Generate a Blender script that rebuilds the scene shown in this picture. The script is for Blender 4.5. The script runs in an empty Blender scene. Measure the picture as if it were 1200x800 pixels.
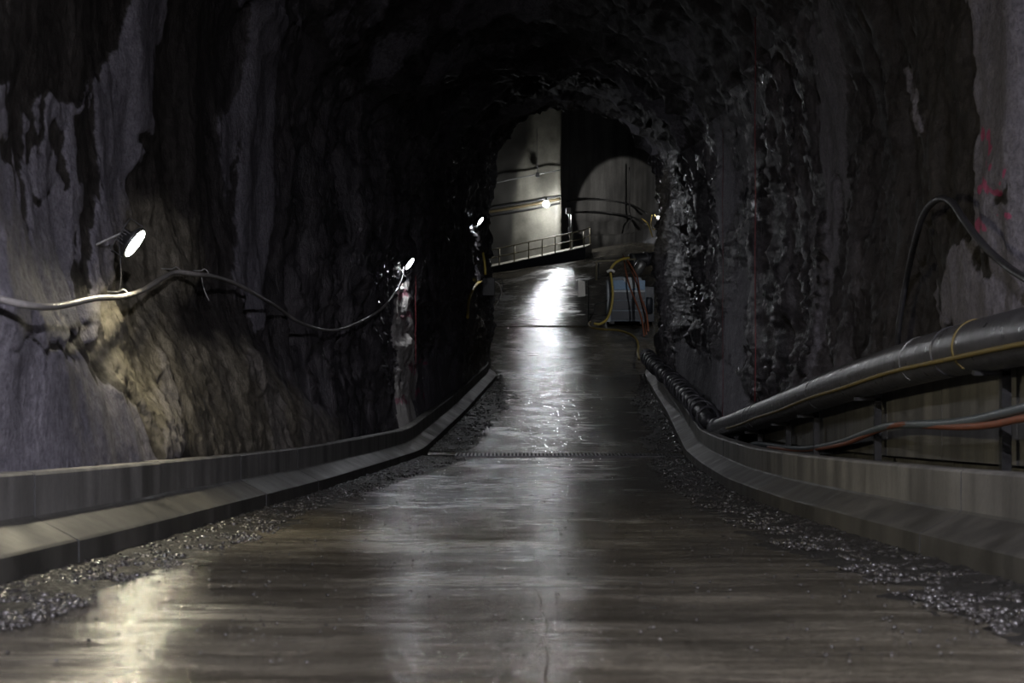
import bpy, bmesh, math, random
import numpy as np
from mathutils import Vector, Matrix, Quaternion

random.seed(7)
rng = np.random.default_rng(7)
scene = bpy.context.scene
COL = scene.collection

# ------------------------------------------------------------------ camera
F = 1800.0            # focal length in pixels of the 1200x800 frame
ZC = 2.7              # camera height above the lowest point of the road
cam_d = bpy.data.cameras.new('camera')
cam_d.sensor_width = 36.0
cam_d.lens = F / 1200.0 * 36.0
cam_d.clip_start = 0.05
cam_d.clip_end = 400
cam_d.dof.use_dof = True
cam_d.dof.focus_distance = 36.0
cam_d.dof.aperture_fstop = 3.2
cam = bpy.data.objects.new('camera', cam_d)
COL.objects.link(cam)
cam.location = (0, 0, ZC)
cam.rotation_euler = (math.radians(90), 0, 0)
scene.camera = cam

# ------------------------------------------------------------------ world: sealed underground, nearly no sky
w = bpy.data.worlds.new('world')
scene.world = w
w.use_nodes = True
w.node_tree.nodes['Background'].inputs[0].default_value = (0.004, 0.004, 0.005, 1)
w.node_tree.nodes['Background'].inputs[1].default_value = 0.2

vs = scene.view_settings
vs.view_transform = 'Standard'
vs.look = 'None'
vs.exposure = 0.22
vs.gamma = 1.0
vs.use_curve_mapping = False
try:
    cy = scene.cycles
    cy.use_denoising = True
    cy.max_bounces = 8
    cy.diffuse_bounces = 5
    cy.glossy_bounces = 4
    cy.sample_clamp_indirect = 4.0
    cy.sample_clamp_direct = 0.0
    cy.caustics_reflective = False
    cy.caustics_refractive = False
except Exception:
    pass

# lamp brightness (emission of the lit glass; each lamp is built further down)
LAMP_NEAR = 560.0     # flood lamp close to the camera on the left wall
LAMP_MID = 340.0
LAMP_PORTAL = 480.0
FILL_HALL = 1000.0     # unseen flood lamp added in the hall to light the pump front
FILL_TUBE = (7800.0, 11500.0)      # unseen tube lamps added as fill from behind the viewpoint
LAMP_GLOBE = 620.0    # globe lamp in the hall
SPOT_HALL = 5200.0    # projector on the hall's right wall
COL_WARM = (1.0, 0.90, 0.66)
COL_COOL = (0.93, 0.95, 1.0)
COL_BACK = (0.90, 0.88, 1.0)

# ------------------------------------------------------------------ numpy noise
_perm = rng.permutation(256)
_perm = np.concatenate([_perm, _perm, _perm])
_g = rng.normal(size=(256, 3))
_g /= np.linalg.norm(_g, axis=1)[:, None]

def perlin(x, y, z):
    x, y, z = np.broadcast_arrays(x, y, z)
    xi = np.floor(x).astype(np.int64); yi = np.floor(y).astype(np.int64); zi = np.floor(z).astype(np.int64)
    xf = x - xi; yf = y - yi; zf = z - zi
    xi &= 255; yi &= 255; zi &= 255
    u = xf*xf*xf*(xf*(xf*6-15)+10); v = yf*yf*yf*(yf*(yf*6-15)+10); t = zf*zf*zf*(zf*(zf*6-15)+10)
    def gr(a, b, c):
        h = _perm[_perm[_perm[xi+a]+yi+b]+zi+c]
        g = _g[h]
        return g[..., 0]*(xf-a) + g[..., 1]*(yf-b) + g[..., 2]*(zf-c)
    def lerp(a, b, k): return a + k*(b-a)
    return lerp(lerp(lerp(gr(0,0,0), gr(1,0,0), u), lerp(gr(0,1,0), gr(1,1,0), u), v),
                lerp(lerp(gr(0,0,1), gr(1,0,1), u), lerp(gr(0,1,1), gr(1,1,1), u), v), t)

def fbm(x, y, z, octv=4, gain=0.5):
    a = 1.0; s = 0.0
    for k in range(octv):
        s = s + a*perlin(x*2**k + 13.7*k, y*2**k + 7.1*k, z*2**k + 3.3*k)
        a *= gain
    return s

def ridged(x, y, z, octv=4, gain=0.5):
    a = 1.0; s = 0.0
    for k in range(octv):
        n = 1 - np.abs(perlin(x*2**k + 5.7*k, y*2**k + 2.1*k, z*2**k + 9.3*k))*2
        s = s + a*n*n
        a *= gain
    return s

def smooth(e0, e1, x):
    t = np.clip((x-e0)/(e1-e0), 0, 1)
    return t*t*(3-2*t)

# ------------------------------------------------------------------ tunnel alignment (s = distance ahead of the camera)
_S = np.arange(-24, 140, 0.25)
def table(knots, width):
    k = np.array(knots, float)
    v = np.interp(_S, k[:, 0], k[:, 1])
    n = max(1, int(width/0.25)); ker = np.hanning(2*n+3); ker /= ker.sum()
    return np.convolve(np.pad(v, n+1, mode='reflect', reflect_type='odd'), ker, 'valid')
_zr = table([(-24, .68), (0, -.88), (9.07, -1.47), (11.7, -1.634), (17.5, -1.968), (22.9, -2.24), (29, -2.47), (35.3, -2.66),
             (45, -2.27), (54, -1.9), (61, -1.62), (66, -1.2), (72, -.2), (77.4, .73), (92, 3.3), (102, 5.25), (106, 5.85), (111, 6.3), (116, 6.45), (140, 6.6)], 2.2) + ZC
_cx = table([(-24, -.25), (0, -.05), (17.5, .05), (23, .22), (29, .55), (35, .95), (45, 1.56), (63.5, 2.45), (80, 3.2), (140, 6)], 3)
_hl = table([(-24, 4.1), (20, 4.1), (27, 3.9), (34, 3.62), (64, 3.52), (140, 3.5)], 3)
_hr = table([(-24, 4.65), (22, 4.6), (29, 4.25), (36, 3.9), (64, 3.62), (140, 3.6)], 3)
_hh = table([(-24, 9.4), (40, 9.5), (48, 10.2), (64, 11.1), (140, 11)], 3)
def road_z(s): return np.interp(s, _S, _zr)
def cen(s): return np.interp(s, _S, _cx)
def at(px, py, s):
    return Vector(((px-600)/F*s, s, ZC + (400-py)/F*s))
def project(P):
    return 600 + F*P[..., 0]/P[..., 1], 400 - F*(P[..., 2]-ZC)/P[..., 1]

# ------------------------------------------------------------------ mesh helpers
def link(o, parent=None):
    COL.objects.link(o)
    if parent is not None:
        o.parent = parent
    return o

def mesh_obj(name, verts, faces, mat, parent=None, smooth_sh=False):
    me = bpy.data.meshes.new(name)
    me.from_pydata([tuple(v) for v in verts], [], [tuple(f) for f in faces])
    me.update()
    if smooth_sh:
        me.polygons.foreach_set('use_smooth', [True]*len(me.polygons))
    me.materials.append(mat)
    return link(bpy.data.objects.new(name, me), parent)

def tag(o, label, cat=None, group=None, kind=None):
    o['label'] = label
    if cat: o['category'] = cat
    if group: o['group'] = group
    if kind: o['kind'] = kind
    return o

def empty(name, loc=(0, 0, 0), rot=None):
    o = bpy.data.objects.new(name, None)
    o.empty_display_size = .2
    o.location = loc
    if rot is not None:
        o.rotation_mode = 'QUATERNION'
        o.rotation_quaternion = rot
    return link(o)

def grid_mesh(name, P, mat, parent=None, flip=False, attrs=None, validate=True):
    """P: rows x cols x 3 array -> smooth grid mesh (fast)"""
    R, Cn = P.shape[:2]
    idx = np.arange(R*Cn).reshape(R, Cn)
    a, b, c, d = idx[:-1, :-1], idx[:-1, 1:], idx[1:, 1:], idx[1:, :-1]
    q = np.stack([a, d, c, b] if flip else [a, b, c, d], -1).reshape(-1, 4)
    me = bpy.data.meshes.new(name)
    me.vertices.add(R*Cn); me.vertices.foreach_set('co', P.reshape(-1).astype(np.float32))
    n = len(q)
    me.loops.add(n*4); me.loops.foreach_set('vertex_index', q.reshape(-1).astype(np.int32))
    me.polygons.add(n); me.polygons.foreach_set('loop_start', np.arange(0, n*4, 4, dtype=np.int32))
    me.polygons.foreach_set('use_smooth', np.ones(n, dtype=bool))
    me.update(calc_edges=True)
    if validate: me.validate()
    for k, v in (attrs or {}).items():
        at_ = me.attributes.new(k, 'FLOAT', 'POINT')
        at_.data.foreach_set('value', v.reshape(-1).astype(np.float32))
    me.materials.append(mat)
    return link(bpy.data.objects.new(name, me), parent)

class MB:
    """collects shapes of ONE part into one mesh"""
    def __init__(self): self.v = []; self.f = []
    def add(self, v, f):
        o = len(self.v); self.v += [Vector(x) for x in v]; self.f += [tuple(i+o for i in q) for q in f]; return self
    def box(self, x0, x1, y0, y1, z0, z1, M=None):
        v = [(x0,y0,z0),(x1,y0,z0),(x1,y1,z0),(x0,y1,z0),(x0,y0,z1),(x1,y0,z1),(x1,y1,z1),(x0,y1,z1)]
        v = [Vector(p) for p in v]
        if M: v = [M @ p for p in v]
        return self.add(v, [(0,3,2,1),(4,5,6,7),(0,1,5,4),(1,2,6,5),(2,3,7,6),(3,0,4,7)])
    def prism(self, poly, y0, y1, axis='y'):
        n = len(poly)
        if axis == 'y': v = [(a, y0, b) for a, b in poly] + [(a, y1, b) for a, b in poly]
        else: v = [(y0, a, b) for a, b in poly] + [(y1, a, b) for a, b in poly]
        f = [tuple(range(n))[::-1], tuple(range(n, 2*n))] + [(i, (i+1) % n, n+(i+1) % n, n+i) for i in range(n)]
        return self.add(v, f)
    def tube(self, pts, r, n=8, cap=True, radii=None):
        pts = [Vector(p) for p in pts]
        m = len(pts); T = []
        for i in range(m):
            T.append((pts[min(i+1, m-1)] - pts[max(i-1, 0)]).normalized())
        up = Vector((0, 0, 1)) if abs(T[0].z) < .9 else Vector((1, 0, 0))
        N = (up - T[0]*up.dot(T[0])).normalized()
        v = []; f = []
        for i in range(m):
            N = (N - T[i]*N.dot(T[i])); N.normalize()
            B = T[i].cross(N)
            rr = radii[i] if radii else r
            for k in range(n):
                a = 2*math.pi*k/n
                v.append(pts[i] + N*(rr*math.cos(a)) + B*(rr*math.sin(a)))
        for i in range(m-1):
            for k in range(n):
                f.append((i*n+k, i*n+(k+1) % n, (i+1)*n+(k+1) % n, (i+1)*n+k))
        if cap:
            f.append(tuple(range(n))[::-1]); f.append(tuple((m-1)*n+k for k in range(n)))
        return self.add(v, f)
    def lathe(self, prof, n=20, M=None):
        """prof: (r, z) list about local z"""
        v = []; f = []
        for r, z in prof:
            for k in range(n):
                a = 2*math.pi*k/n
                p = Vector((r*math.cos(a), r*math.sin(a), z))
                v.append(M @ p if M else p)
        for i in range(len(prof)-1):
            for k in range(n):
                f.append((i*n+k, i*n+(k+1) % n, (i+1)*n+(k+1) % n, (i+1)*n+k))
        f.append(tuple(range(n))[::-1]); f.append(tuple((len(prof)-1)*n+k for k in range(n)))
        return self.add(v, f)
    def build(self, name, mat, parent=None, smooth_sh=False, bevel=0.0):
        o = mesh_obj(name, self.v, self.f, mat, parent, smooth_sh)
        if bevel:
            b = o.modifiers.new('bevel', 'BEVEL'); b.width = bevel; b.segments = 2; b.limit_method = 'ANGLE'
        return o

def spline(pts, n=6):
    """Catmull-Rom through points"""
    P = [Vector(p) for p in pts]
    P = [P[0]*2-P[1]] + P + [P[-1]*2-P[-2]]
    out = []
    for i in range(1, len(P)-2):
        for k in range(n):
            t = k/n
            out.append(0.5*((2*P[i]) + (P[i+1]-P[i-1])*t + (2*P[i-1]-5*P[i]+4*P[i+1]-P[i+2])*t*t + (3*P[i]-P[i-1]-3*P[i+1]+P[i+2])*t**3))
    out.append(P[-2])
    return out

# ------------------------------------------------------------------ materials
def new_mat(name):
    m = bpy.data.materials.new(name); m.use_nodes = True
    nt = m.node_tree
    return m, nt, nt.nodes['Principled BSDF']

def N(nt, t, **kw):
    n = nt.nodes.new(t)
    for k, v in kw.items():
        if k.startswith('i_'):
            key = k[2:]
            n.inputs[int(key) if key.isdigit() else key.replace('_', ' ')].default_value = v
        else: setattr(n, k, v)
    return n

def mapping(nt, scale, coord='Object', rot=(0, 0, 0)):
    tc = N(nt, 'ShaderNodeTexCoord')
    mp = N(nt, 'ShaderNodeMapping')
    mp.inputs['Scale'].default_value = scale; mp.inputs['Rotation'].default_value = rot
    nt.links.new(tc.outputs[coord], mp.inputs[0])
    return mp.outputs[0]

def noise(nt, vec, scale, detail=4, rough=.55, dist=0.0):
    n = N(nt, 'ShaderNodeTexNoise'); n.inputs['Scale'].default_value = scale
    n.inputs['Detail'].default_value = detail; n.inputs['Roughness'].default_value = rough; n.inputs['Distortion'].default_value = dist
    nt.links.new(vec, n.inputs['Vector'])
    return n.outputs[0]

def ramp(nt, fac, stops):
    r = N(nt, 'ShaderNodeValToRGB')
    e = r.color_ramp.elements
    while len(e) < len(stops): e.new(.5)
    for k, (p, c) in enumerate(stops):
        e[k].position = p
        e[k].color = (c, c, c, 1) if isinstance(c, (int, float)) else (*c, 1)
    nt.links.new(fac, r.inputs[0])
    return r.outputs[0]

def mixc(nt, fac, a, b, mode='MIX'):
    m = N(nt, 'ShaderNodeMix', data_type='RGBA', blend_type=mode)
    for s, v in ((m.inputs[0], fac), (m.inputs[6], a), (m.inputs[7], b)):
        if hasattr(v, 'is_linked') or hasattr(v, 'node'): nt.links.new(v, s)
        elif isinstance(v, (int, float)): s.default_value = v
        else: s.default_value = (*v, 1)
    return m.outputs[2]

def math_(nt, op, a, b=None, clamp=False):
    m = N(nt, 'ShaderNodeMath', operation=op, use_clamp=clamp)
    for i, v in enumerate((a, b)):
        if v is None: continue
        if hasattr(v, 'node'): nt.links.new(v, m.inputs[i])
        else: m.inputs[i].default_value = v
    return m.outputs[0]

def bump(nt, bs, h, strength, dist, prev=None):
    b = N(nt, 'ShaderNodeBump'); b.inputs['Strength'].default_value = strength; b.inputs['Distance'].default_value = dist
    nt.links.new(h, b.inputs['Height'])
    if prev is not None: nt.links.new(prev, b.inputs['Normal'])
    if bs is not None: nt.links.new(b.outputs[0], bs.inputs['Normal'])
    return b.outputs[0]

def mat_rock():
    m, nt, bs = new_mat('rock_and_shotcrete')
    v = mapping(nt, (1, 1, 1)); vs_ = mapping(nt, (1.6, 1.0, .28))
    n1 = noise(nt, vs_, 1.7, 6, .6, .6); n2 = noise(nt, v, 9, 5, .6); n3 = noise(nt, v, 26, 4, .7)
    rockc = ramp(nt, n1, [(.25, (.011, .011, .013)), (.45, (.042, .039, .044)), (.6, (.092, .085, .092)), (.8, (.16, .145, .152))])
    rockc = mixc(nt, .55, rockc, ramp(nt, n2, [(.3, .25), (.7, 1.0)]), 'MULTIPLY')
    wa0 = N(nt, 'ShaderNodeAttribute', attribute_name='wet').outputs['Fac']
    rockc = mixc(nt, wa0, ramp(nt, n2, [(.3, (.009, .008, .007)), (.7, (.030, .027, .024))]), rockc)
    shot = ramp(nt, n2, [(.25, (.082, .078, .090)), (.55, (.128, .122, .137)), (.8, (.168, .161, .176))])
    shot = mixc(nt, .5, shot, ramp(nt, n3, [(.36, .25), (.56, 1.0)]), 'MULTIPLY')
    pale = N(nt, 'ShaderNodeAttribute', attribute_name='pale').outputs['Fac']
    # ragged edge between sprayed concrete and rock
    e = math_(nt, 'ADD', pale, math_(nt, 'MULTIPLY', math_(nt, 'SUBTRACT', n2, .5), .9))
    e = ramp(nt, e, [(.38, 0.0), (.62, 1.0)])
    c = mixc(nt, e, rockc, shot)
    warm = N(nt, 'ShaderNodeAttribute', attribute_name='ochre').outputs['Fac']
    och = ramp(nt, n2, [(.3, (.060, .054, .040)), (.7, (.17, .155, .120))])
    c = mixc(nt, math_(nt, 'MULTIPLY', warm, .7, True), c, och)
    pk = N(nt, 'ShaderNodeAttribute', attribute_name='pink').outputs['Fac']
    wh = N(nt, 'ShaderNodeAttribute', attribute_name='white').outputs['Fac']
    whe = ramp(nt, math_(nt, 'ADD', wh, math_(nt, 'MULTIPLY', math_(nt, 'SUBTRACT', n2, .5), 1.6)), [(.45, 0.0), (.55, 1.0)])
    c = mixc(nt, math_(nt, 'MULTIPLY', whe, .9), c, mixc(nt, .4, (.46, .44, .42), ramp(nt, n3, [(.3, .4), (.6, 1.0)]), 'MULTIPLY'))
    pke = ramp(nt, math_(nt, 'ADD', pk, math_(nt, 'MULTIPLY', math_(nt, 'SUBTRACT', n3, .5), .8)), [(.4, 0.0), (.65, 1.0)])
    c = mixc(nt, math_(nt, 'MULTIPLY', pke, .6), c, (.33, .03, .10))
    nt.links.new(c, bs.inputs['Base Color'])
    wet = ramp(nt, noise(nt, vs_, 2.3, 4, .5), [(.33, .14), (.46, .33), (.7, .55)])
    wa = N(nt, 'ShaderNodeAttribute', attribute_name='wet').outputs['Fac']
    wet = mixc(nt, wa, (.66, .66, .66), wet)
    ro = mixc(nt, e, wet, (.72, .72, .72))
    nt.links.new(ro, bs.inputs['Roughness'])
    nt.links.new(math_(nt, 'ADD', math_(nt, 'MULTIPLY', wa, .45), .12), bs.inputs['Specular IOR Level'])
    vb = mapping(nt, (1.3, 1.3, .6))
    b1 = bump(nt, None, noise(nt, vb, 3.5, 8, .62, .5), .55, .10)
    nt.links.new(math_(nt, 'ADD', math_(nt, 'MULTIPLY', wa, .45), .45), b1.node.inputs['Strength'])
    bump(nt, bs, n3, .8, .02, b1)
    return m

def mat_concrete(name, c0, c1, rough=(.35, .7), stain=True, scale=1.0):
    m, nt, bs = new_mat(name)
    v = mapping(nt, (1, 1, 1)); vv = mapping(nt, (1.1, 1.1, .12))
    n1 = noise(nt, v, 1.4*scale, 6, .6); n2 = noise(nt, v, 22*scale, 4, .6); n3 = noise(nt, vv, 2.5*scale, 4, .6)
    c = ramp(nt, n1, [(.3, c0), (.7, c1)])
    if stain: c = mixc(nt, .7, c, ramp(nt, n3, [(.38, .30), (.60, 1.0)]), 'MULTIPLY')
    c = mixc(nt, .35, c, ramp(nt, n2, [(.3, .45), (.65, 1.0)]), 'MULTIPLY')
    nt.links.new(c, bs.inputs['Base Color'])
    nt.links.new(ramp(nt, n1, [(.3, rough[0]), (.7, rough[1])]), bs.inputs['Roughness'])
    b = bump(nt, None, n1, .4, .02)
    bump(nt, bs, n2, .5, .006, b)
    return m

def mat_road():
    m, nt, bs = new_mat('wet_road_concrete')
    v = mapping(nt, (1, 1, 1)); vx = mapping(nt, (.30, 2.4, 1)); vx2 = mapping(nt, (.55, 3.6, 1)); vl = mapping(nt, (2.2, .12, 1))
    big = noise(nt, v, .5, 5, .62); mid = noise(nt, vx, 1.5, 7, .66); st = noise(nt, vx2, 2.2, 6, .68); fine = noise(nt, v, 24, 4, .7)
    lon = noise(nt, vl, 1.3, 4, .6)
    c = ramp(nt, mid, [(.34, (.050, .044, .032)), (.5, (.100, .089, .066)), (.68, (.165, .149, .114))])
    c = mixc(nt, .65, c, ramp(nt, big, [(.32, .42), (.62, 1.0)]), 'MULTIPLY')
    c = mixc(nt, .45, c, ramp(nt, lon, [(.35, .5), (.6, 1.0)]), 'MULTIPLY')
    c = mixc(nt, .55, c, ramp(nt, fine, [(.38, .25), (.58, 1.0)]), 'MULTIPLY')
    nt.links.new(c, bs.inputs['Base Color'])
    r = ramp(nt, math_(nt, 'ADD', math_(nt, 'MULTIPLY', big, .55), math_(nt, 'MULTIPLY', st, .45)), [(.42, .05), (.5, .13), (.58, .32)])
    nt.links.new(r, bs.inputs['Roughness'])
    bs.inputs['Specular IOR Level'].default_value = .6
    b = bump(nt, None, mid, .8, .035)
    b = bump(nt, None, st, .9, .022, b)
    bump(nt, bs, fine, .4, .004, b)
    return m

def mat_mud():
    m, nt, bs = new_mat('wet_mud')
    v = mapping(nt, (1, 1, 1))
    n1 = noise(nt, v, 3, 6, .65); n2 = noise(nt, v, 25, 5, .7)
    nt.links.new(ramp(nt, n1, [(.3, (.006, .006, .005)), (.7, (.026, .024, .020))]), bs.inputs['Base Color'])
    nt.links.new(ramp(nt, n2, [(.35, .35), (.65, .85)]), bs.inputs['Roughness'])
    bs.inputs['Specular IOR Level'].default_value = .3
    bump(nt, bs, n2, 1.0, .03)
    return m

def mat_simple(name, col, rough=.5, metal=0.0, var=.35, bumps=.2, scale=14, spec=.5):
    m, nt, bs = new_mat(name)
    v = mapping(nt, (1, 1, 1)); n = noise(nt, v, scale, 4, .6)
    lo = tuple(c*(1-var) for c in col); hi = tuple(min(1, c*(1+var*.6)) for c in col)
    nt.links.new(ramp(nt, n, [(.3, lo), (.7, hi)]), bs.inputs['Base Color'])
    nt.links.new(ramp(nt, n, [(.3, max(.05, rough-.12)), (.7, min(1, rough+.15))]), bs.inputs['Roughness'])
    bs.inputs['Metallic'].default_value = metal
    bs.inputs['Specular IOR Level'].default_value = spec
    bump(nt, bs, n, bumps, .004)
    return m

def mat_emit(name, col, strength):
    m, nt, bs = new_mat(name)
    bs.inputs['Base Color'].default_value = (.9, .9, .9, 1)
    bs.inputs['Emission Color'].default_value = (*col, 1)
    bs.inputs['Emission Strength'].default_value = strength
    return m

M_ROCK = mat_rock()
M_KERB = mat_concrete('kerb_concrete', (.12, .117, .108), (.20, .194, .18), (.45, .7))
M_KERBMUD = mat_concrete('kerb_concrete_splashed_with_mud', (.030, .028, .023), (.072, .068, .057), (.45, .75))
M_SEAL = mat_simple('black_joint_sealant', (.012, .012, .012), .7)
M_PLINTH = mat_concrete('plinth_concrete', (.085, .083, .073), (.15, .145, .13), (.45, .75))
M_ROAD = mat_road()
M_MUD = mat_mud()
M_STONE = mat_simple('wet_gravel', (.030, .028, .026), .25, 0, .7, .6, 20, .6)
M_HALLFLOOR = M_ROAD
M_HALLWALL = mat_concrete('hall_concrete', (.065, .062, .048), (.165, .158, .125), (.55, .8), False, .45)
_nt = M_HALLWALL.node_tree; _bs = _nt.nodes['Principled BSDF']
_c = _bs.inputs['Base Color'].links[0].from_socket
_nt.links.new(mixc(_nt, N(_nt, 'ShaderNodeAttribute', attribute_name='lamp_cone').outputs['Fac'], mixc(_nt, 1.0, _c, (.14, .137, .134), 'MULTIPLY'), _c), _bs.inputs['Base Color'])  # wall colour darkened outside the painted cone of lamp light
M_HALLDARK = mat_concrete('hall_shotcrete', (.10, .10, .102), (.17, .168, .168), (.5, .8), True, .5)
M_STEEL = mat_simple('dark_steel', (.045, .045, .045), .45, .6)
M_GALV = mat_simple('galvanised_steel', (.22, .22, .21), .42, .7)
M_RAIL = mat_simple('painted_rail_steel', (.20, .18, .12), .5, .3)
M_HDPE = mat_simple('black_plastic_pipe', (.060, .060, .066), .36, 0, .35, .08, 7, .5)
M_YELLOW = mat_simple('yellow_hose_rubber', (.40, .30, .055), .5, 0, .35)
M_YELLOWDULL = mat_simple('dull_yellow_stripe', (.15, .11, .025), .55, 0, .4)
M_OCHREPIPE = mat_simple('ochre_pipe_paint', (.075, .058, .028), .5, 0, .4)
M_ORANGE = mat_simple('orange_hose_rubber', (.20, .068, .034), .55, 0, .4)
M_CABLEGREY = mat_simple('grey_cable_sheath', (.20, .19, .18), .45, 0, .3)
M_CABLEBLUE = mat_simple('blue_grey_hose', (.10, .12, .135), .4, 0, .35)
M_CABLEBLACK = mat_simple('black_cable_rubber', (.022, .022, .024), .42, 0, .3)
M_RED = mat_simple('red_cord', (.13, .014, .018), .6, 0, .3)
M_MACHINE = mat_simple('machine_blue_grey', (.13, .16, .19), .45, .0, .4)
M_MACHINEDARK = mat_simple('machine_dark_panel', (.022, .027, .036), .42, .0, .4)
M_MACHINELIGHT = mat_simple('machine_pale_frame', (.36, .39, .41), .45, .0, .3)
M_BLUE = mat_simple('machine_blue_panel', (.10, .22, .36), .4, 0, .3)
M_WHITE = mat_simple('white_board', (.62, .60, .54), .5, 0, .15)
M_DECK = mat_concrete('deck_concrete', (.30, .285, .23), (.42, .40, .33), (.4, .7))

# ------------------------------------------------------------------ tunnel bore
def profile(s, u):
    """u in [0,1] left base -> crown -> right base; returns local (a, b), inward normal (na, nb), height"""
    hl = np.interp(s, _S, _hl); hr = np.interp(s, _S, _hr); H = np.interp(s, _S, _hh)
    hs = H - (hl+hr)/2*.98
    BASE = .05
    a = np.zeros_like(u); b = np.zeros_like(u); na = np.zeros_like(u); nb = np.zeros_like(u)
    L = u < .3; Rr = u > .7; A = ~(L | Rr)
    t = u/.3
    a = np.where(L, -hl, a); b = np.where(L, BASE + (hs-BASE)*t, b); na = np.where(L, 1., na)
    t = (1-u)/.3
    a = np.where(Rr, hr, a); b = np.where(Rr, BASE + (hs-BASE)*t, b); na = np.where(Rr, -1., na)
    th = math.pi*(1-(u-.3)/.4)
    hx = np.where(th > math.pi/2, hl, hr)
    ca, sa = np.cos(th), np.sin(th)
    a = np.where(A, hx*ca, a); b = np.where(A, hs + (H-hs)*sa, b)
    na = np.where(A, -ca, na); nb = np.where(A, -sa, nb)
    # sprayed concrete toe at the foot of the left wall close by
    toe = (smooth(9, 13, s)*(1-smooth(24, 31, s)))*.62*(1-smooth(.35, 2.7, b)) + .10*(1-smooth(.3, 1.4, b))*smooth(24, 31, s)
    a = np.where(L, a + toe, a)
    return a, b, na, nb

def poly_mask(px, py, poly, soft):
    """1 inside, 0 outside a polygon with soft edge"""
    x0, y0 = poly[:, 0], poly[:, 1]; x1, y1 = np.roll(x0, -1), np.roll(y0, -1)
    d2 = np.full(px.shape, 1e9); inside = np.zeros(px.shape, bool)
    for i in range(len(poly)):
        ex, ey = x1[i]-x0[i], y1[i]-y0[i]
        wx, wy = px-x0[i], py-y0[i]
        t = np.clip((wx*ex+wy*ey)/(ex*ex+ey*ey+1e-9), 0, 1)
        d2 = np.minimum(d2, (wx-ex*t)**2 + (wy-ey*t)**2)
        c1 = (y0[i] <= py) & (y1[i] > py); c2 = (y1[i] <= py) & (y0[i] > py)
        cr = ex*wy - ey*wx
        inside ^= (c1 & (cr > 0)) | (c2 & (cr < 0))
    d = np.sqrt(d2)*np.where(inside, 1, -1)
    return smooth(-soft, soft, d)

# outlines of the sprayed-concrete patches and painted lamp tones, given as bearings surveyed from the station at s = 0
PALE_L = [
    [(-60,112),(0,112),(40,122),(100,118),(125,62),(160,-30),(205,-30),(182,50),(176,150),(163,190),(142,225),(132,265),(128,335),(110,400),(-60,400)],
    [(290,-30),(285,60),(280,100),(264,130),(254,150),(262,200),(268,260),(270,300),(276,350),(297,395),(306,380),(308,300),(318,240),(320,140),(326,80),(346,-30)],
    [(-60,395),(50,405),(100,430),(150,470),(195,560),(-60,575)],
    [(284,420),(300,425),(330,480),(340,535),(318,540),(306,470)],
    [(175,420),(195,430),(215,540),(190,545),(182,470)],
    [(470,326),(478,326),(482,380),(492,425),(520,400),(536,420),(548,455),(500,502),(467,506),(463,440),(464,400)],
    [(350,470),(390,480),(400,530),(350,540)],
]
DARK_L = [
    [(5,110),(32,110),(30,180),(25,230),(38,270),(30,290),(10,235),(2,190)],
    [(35,112),(50,112),(43,180),(54,232),(48,238),(37,190)],
    [(55,155),(70,145),(65,180),(79,225),(70,232),(57,190)],
    [(88,130),(104,116),(109,180),(111,240),(109,350),(95,355),(91,270),(98,240),(86,190)],
    [(160,155),(178,152),(177,168),(163,168)],
    [(462,402),(476,392),(490,405),(478,436),(464,430)],
    [(268,230),(280,150),(284,152),(274,235),(272,300),(268,300)],
]
WARMGLOW_L = [  # warm lamp glow on toe and jamb put into colour; also pale drips
    [(205,390),(285,410),(335,460),(395,495),(405,535),(235,545)],
    [(130,240),(185,225),(225,260),(235,330),(200,350),(215,420),(240,520),(200,540),(150,470),(110,410),(120,330)],
    [(548,350),(560,345),(572,380),(574,450),(556,450)],
]
WHITE_L = [[(466,328),(478,328),(480,375),(487,420),(492,440),(486,470),(494,500),(468,506),(463,450),(468,430),(460,400)]]  # lamp brightness painted onto the left part of a real pale patch
PINK_L = [(480,430,9),(472,345,7),(490,460,6),(476,370,5),(470,470,5),(495,425,4)]
PALE_R = [
    [(1133,-30),(1290,-30),(1290,370),(1108,392),(1104,332),(1140,282),(1143,150)],
    [(960,-30),(976,-30),(985,60),(992,110),(990,170),(994,240),(982,310),(966,380),(946,445),(934,452),(955,350),(968,240),(962,180),(966,120),(958,50)],
    [(834,118),(850,160),(856,182),(870,200),(866,262),(846,292),(838,240),(842,190)],
    [(792,395),(820,410),(852,425),(880,482),(845,508),(805,470),(790,440)],
    [(1062,85),(1072,90),(1085,150),(1078,160)],
    [(860,300),(880,330),(872,420),(858,440),(850,380)],
]
DARK_R = [[(1168,225),(1182,222),(1184,236),(1170,238)], [(1150,285),(1175,330),(1160,340),(1142,300)]]
OCHRE_R = [[(765,215),(785,200),(780,290),(768,300)]]
PINK_R = [(1160,172,9),(1157,222,9),(1170,222,7),(1182,250,7),(1150,265,9),(1163,270,9),(1165,195,6),(1178,208,5)]

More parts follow.
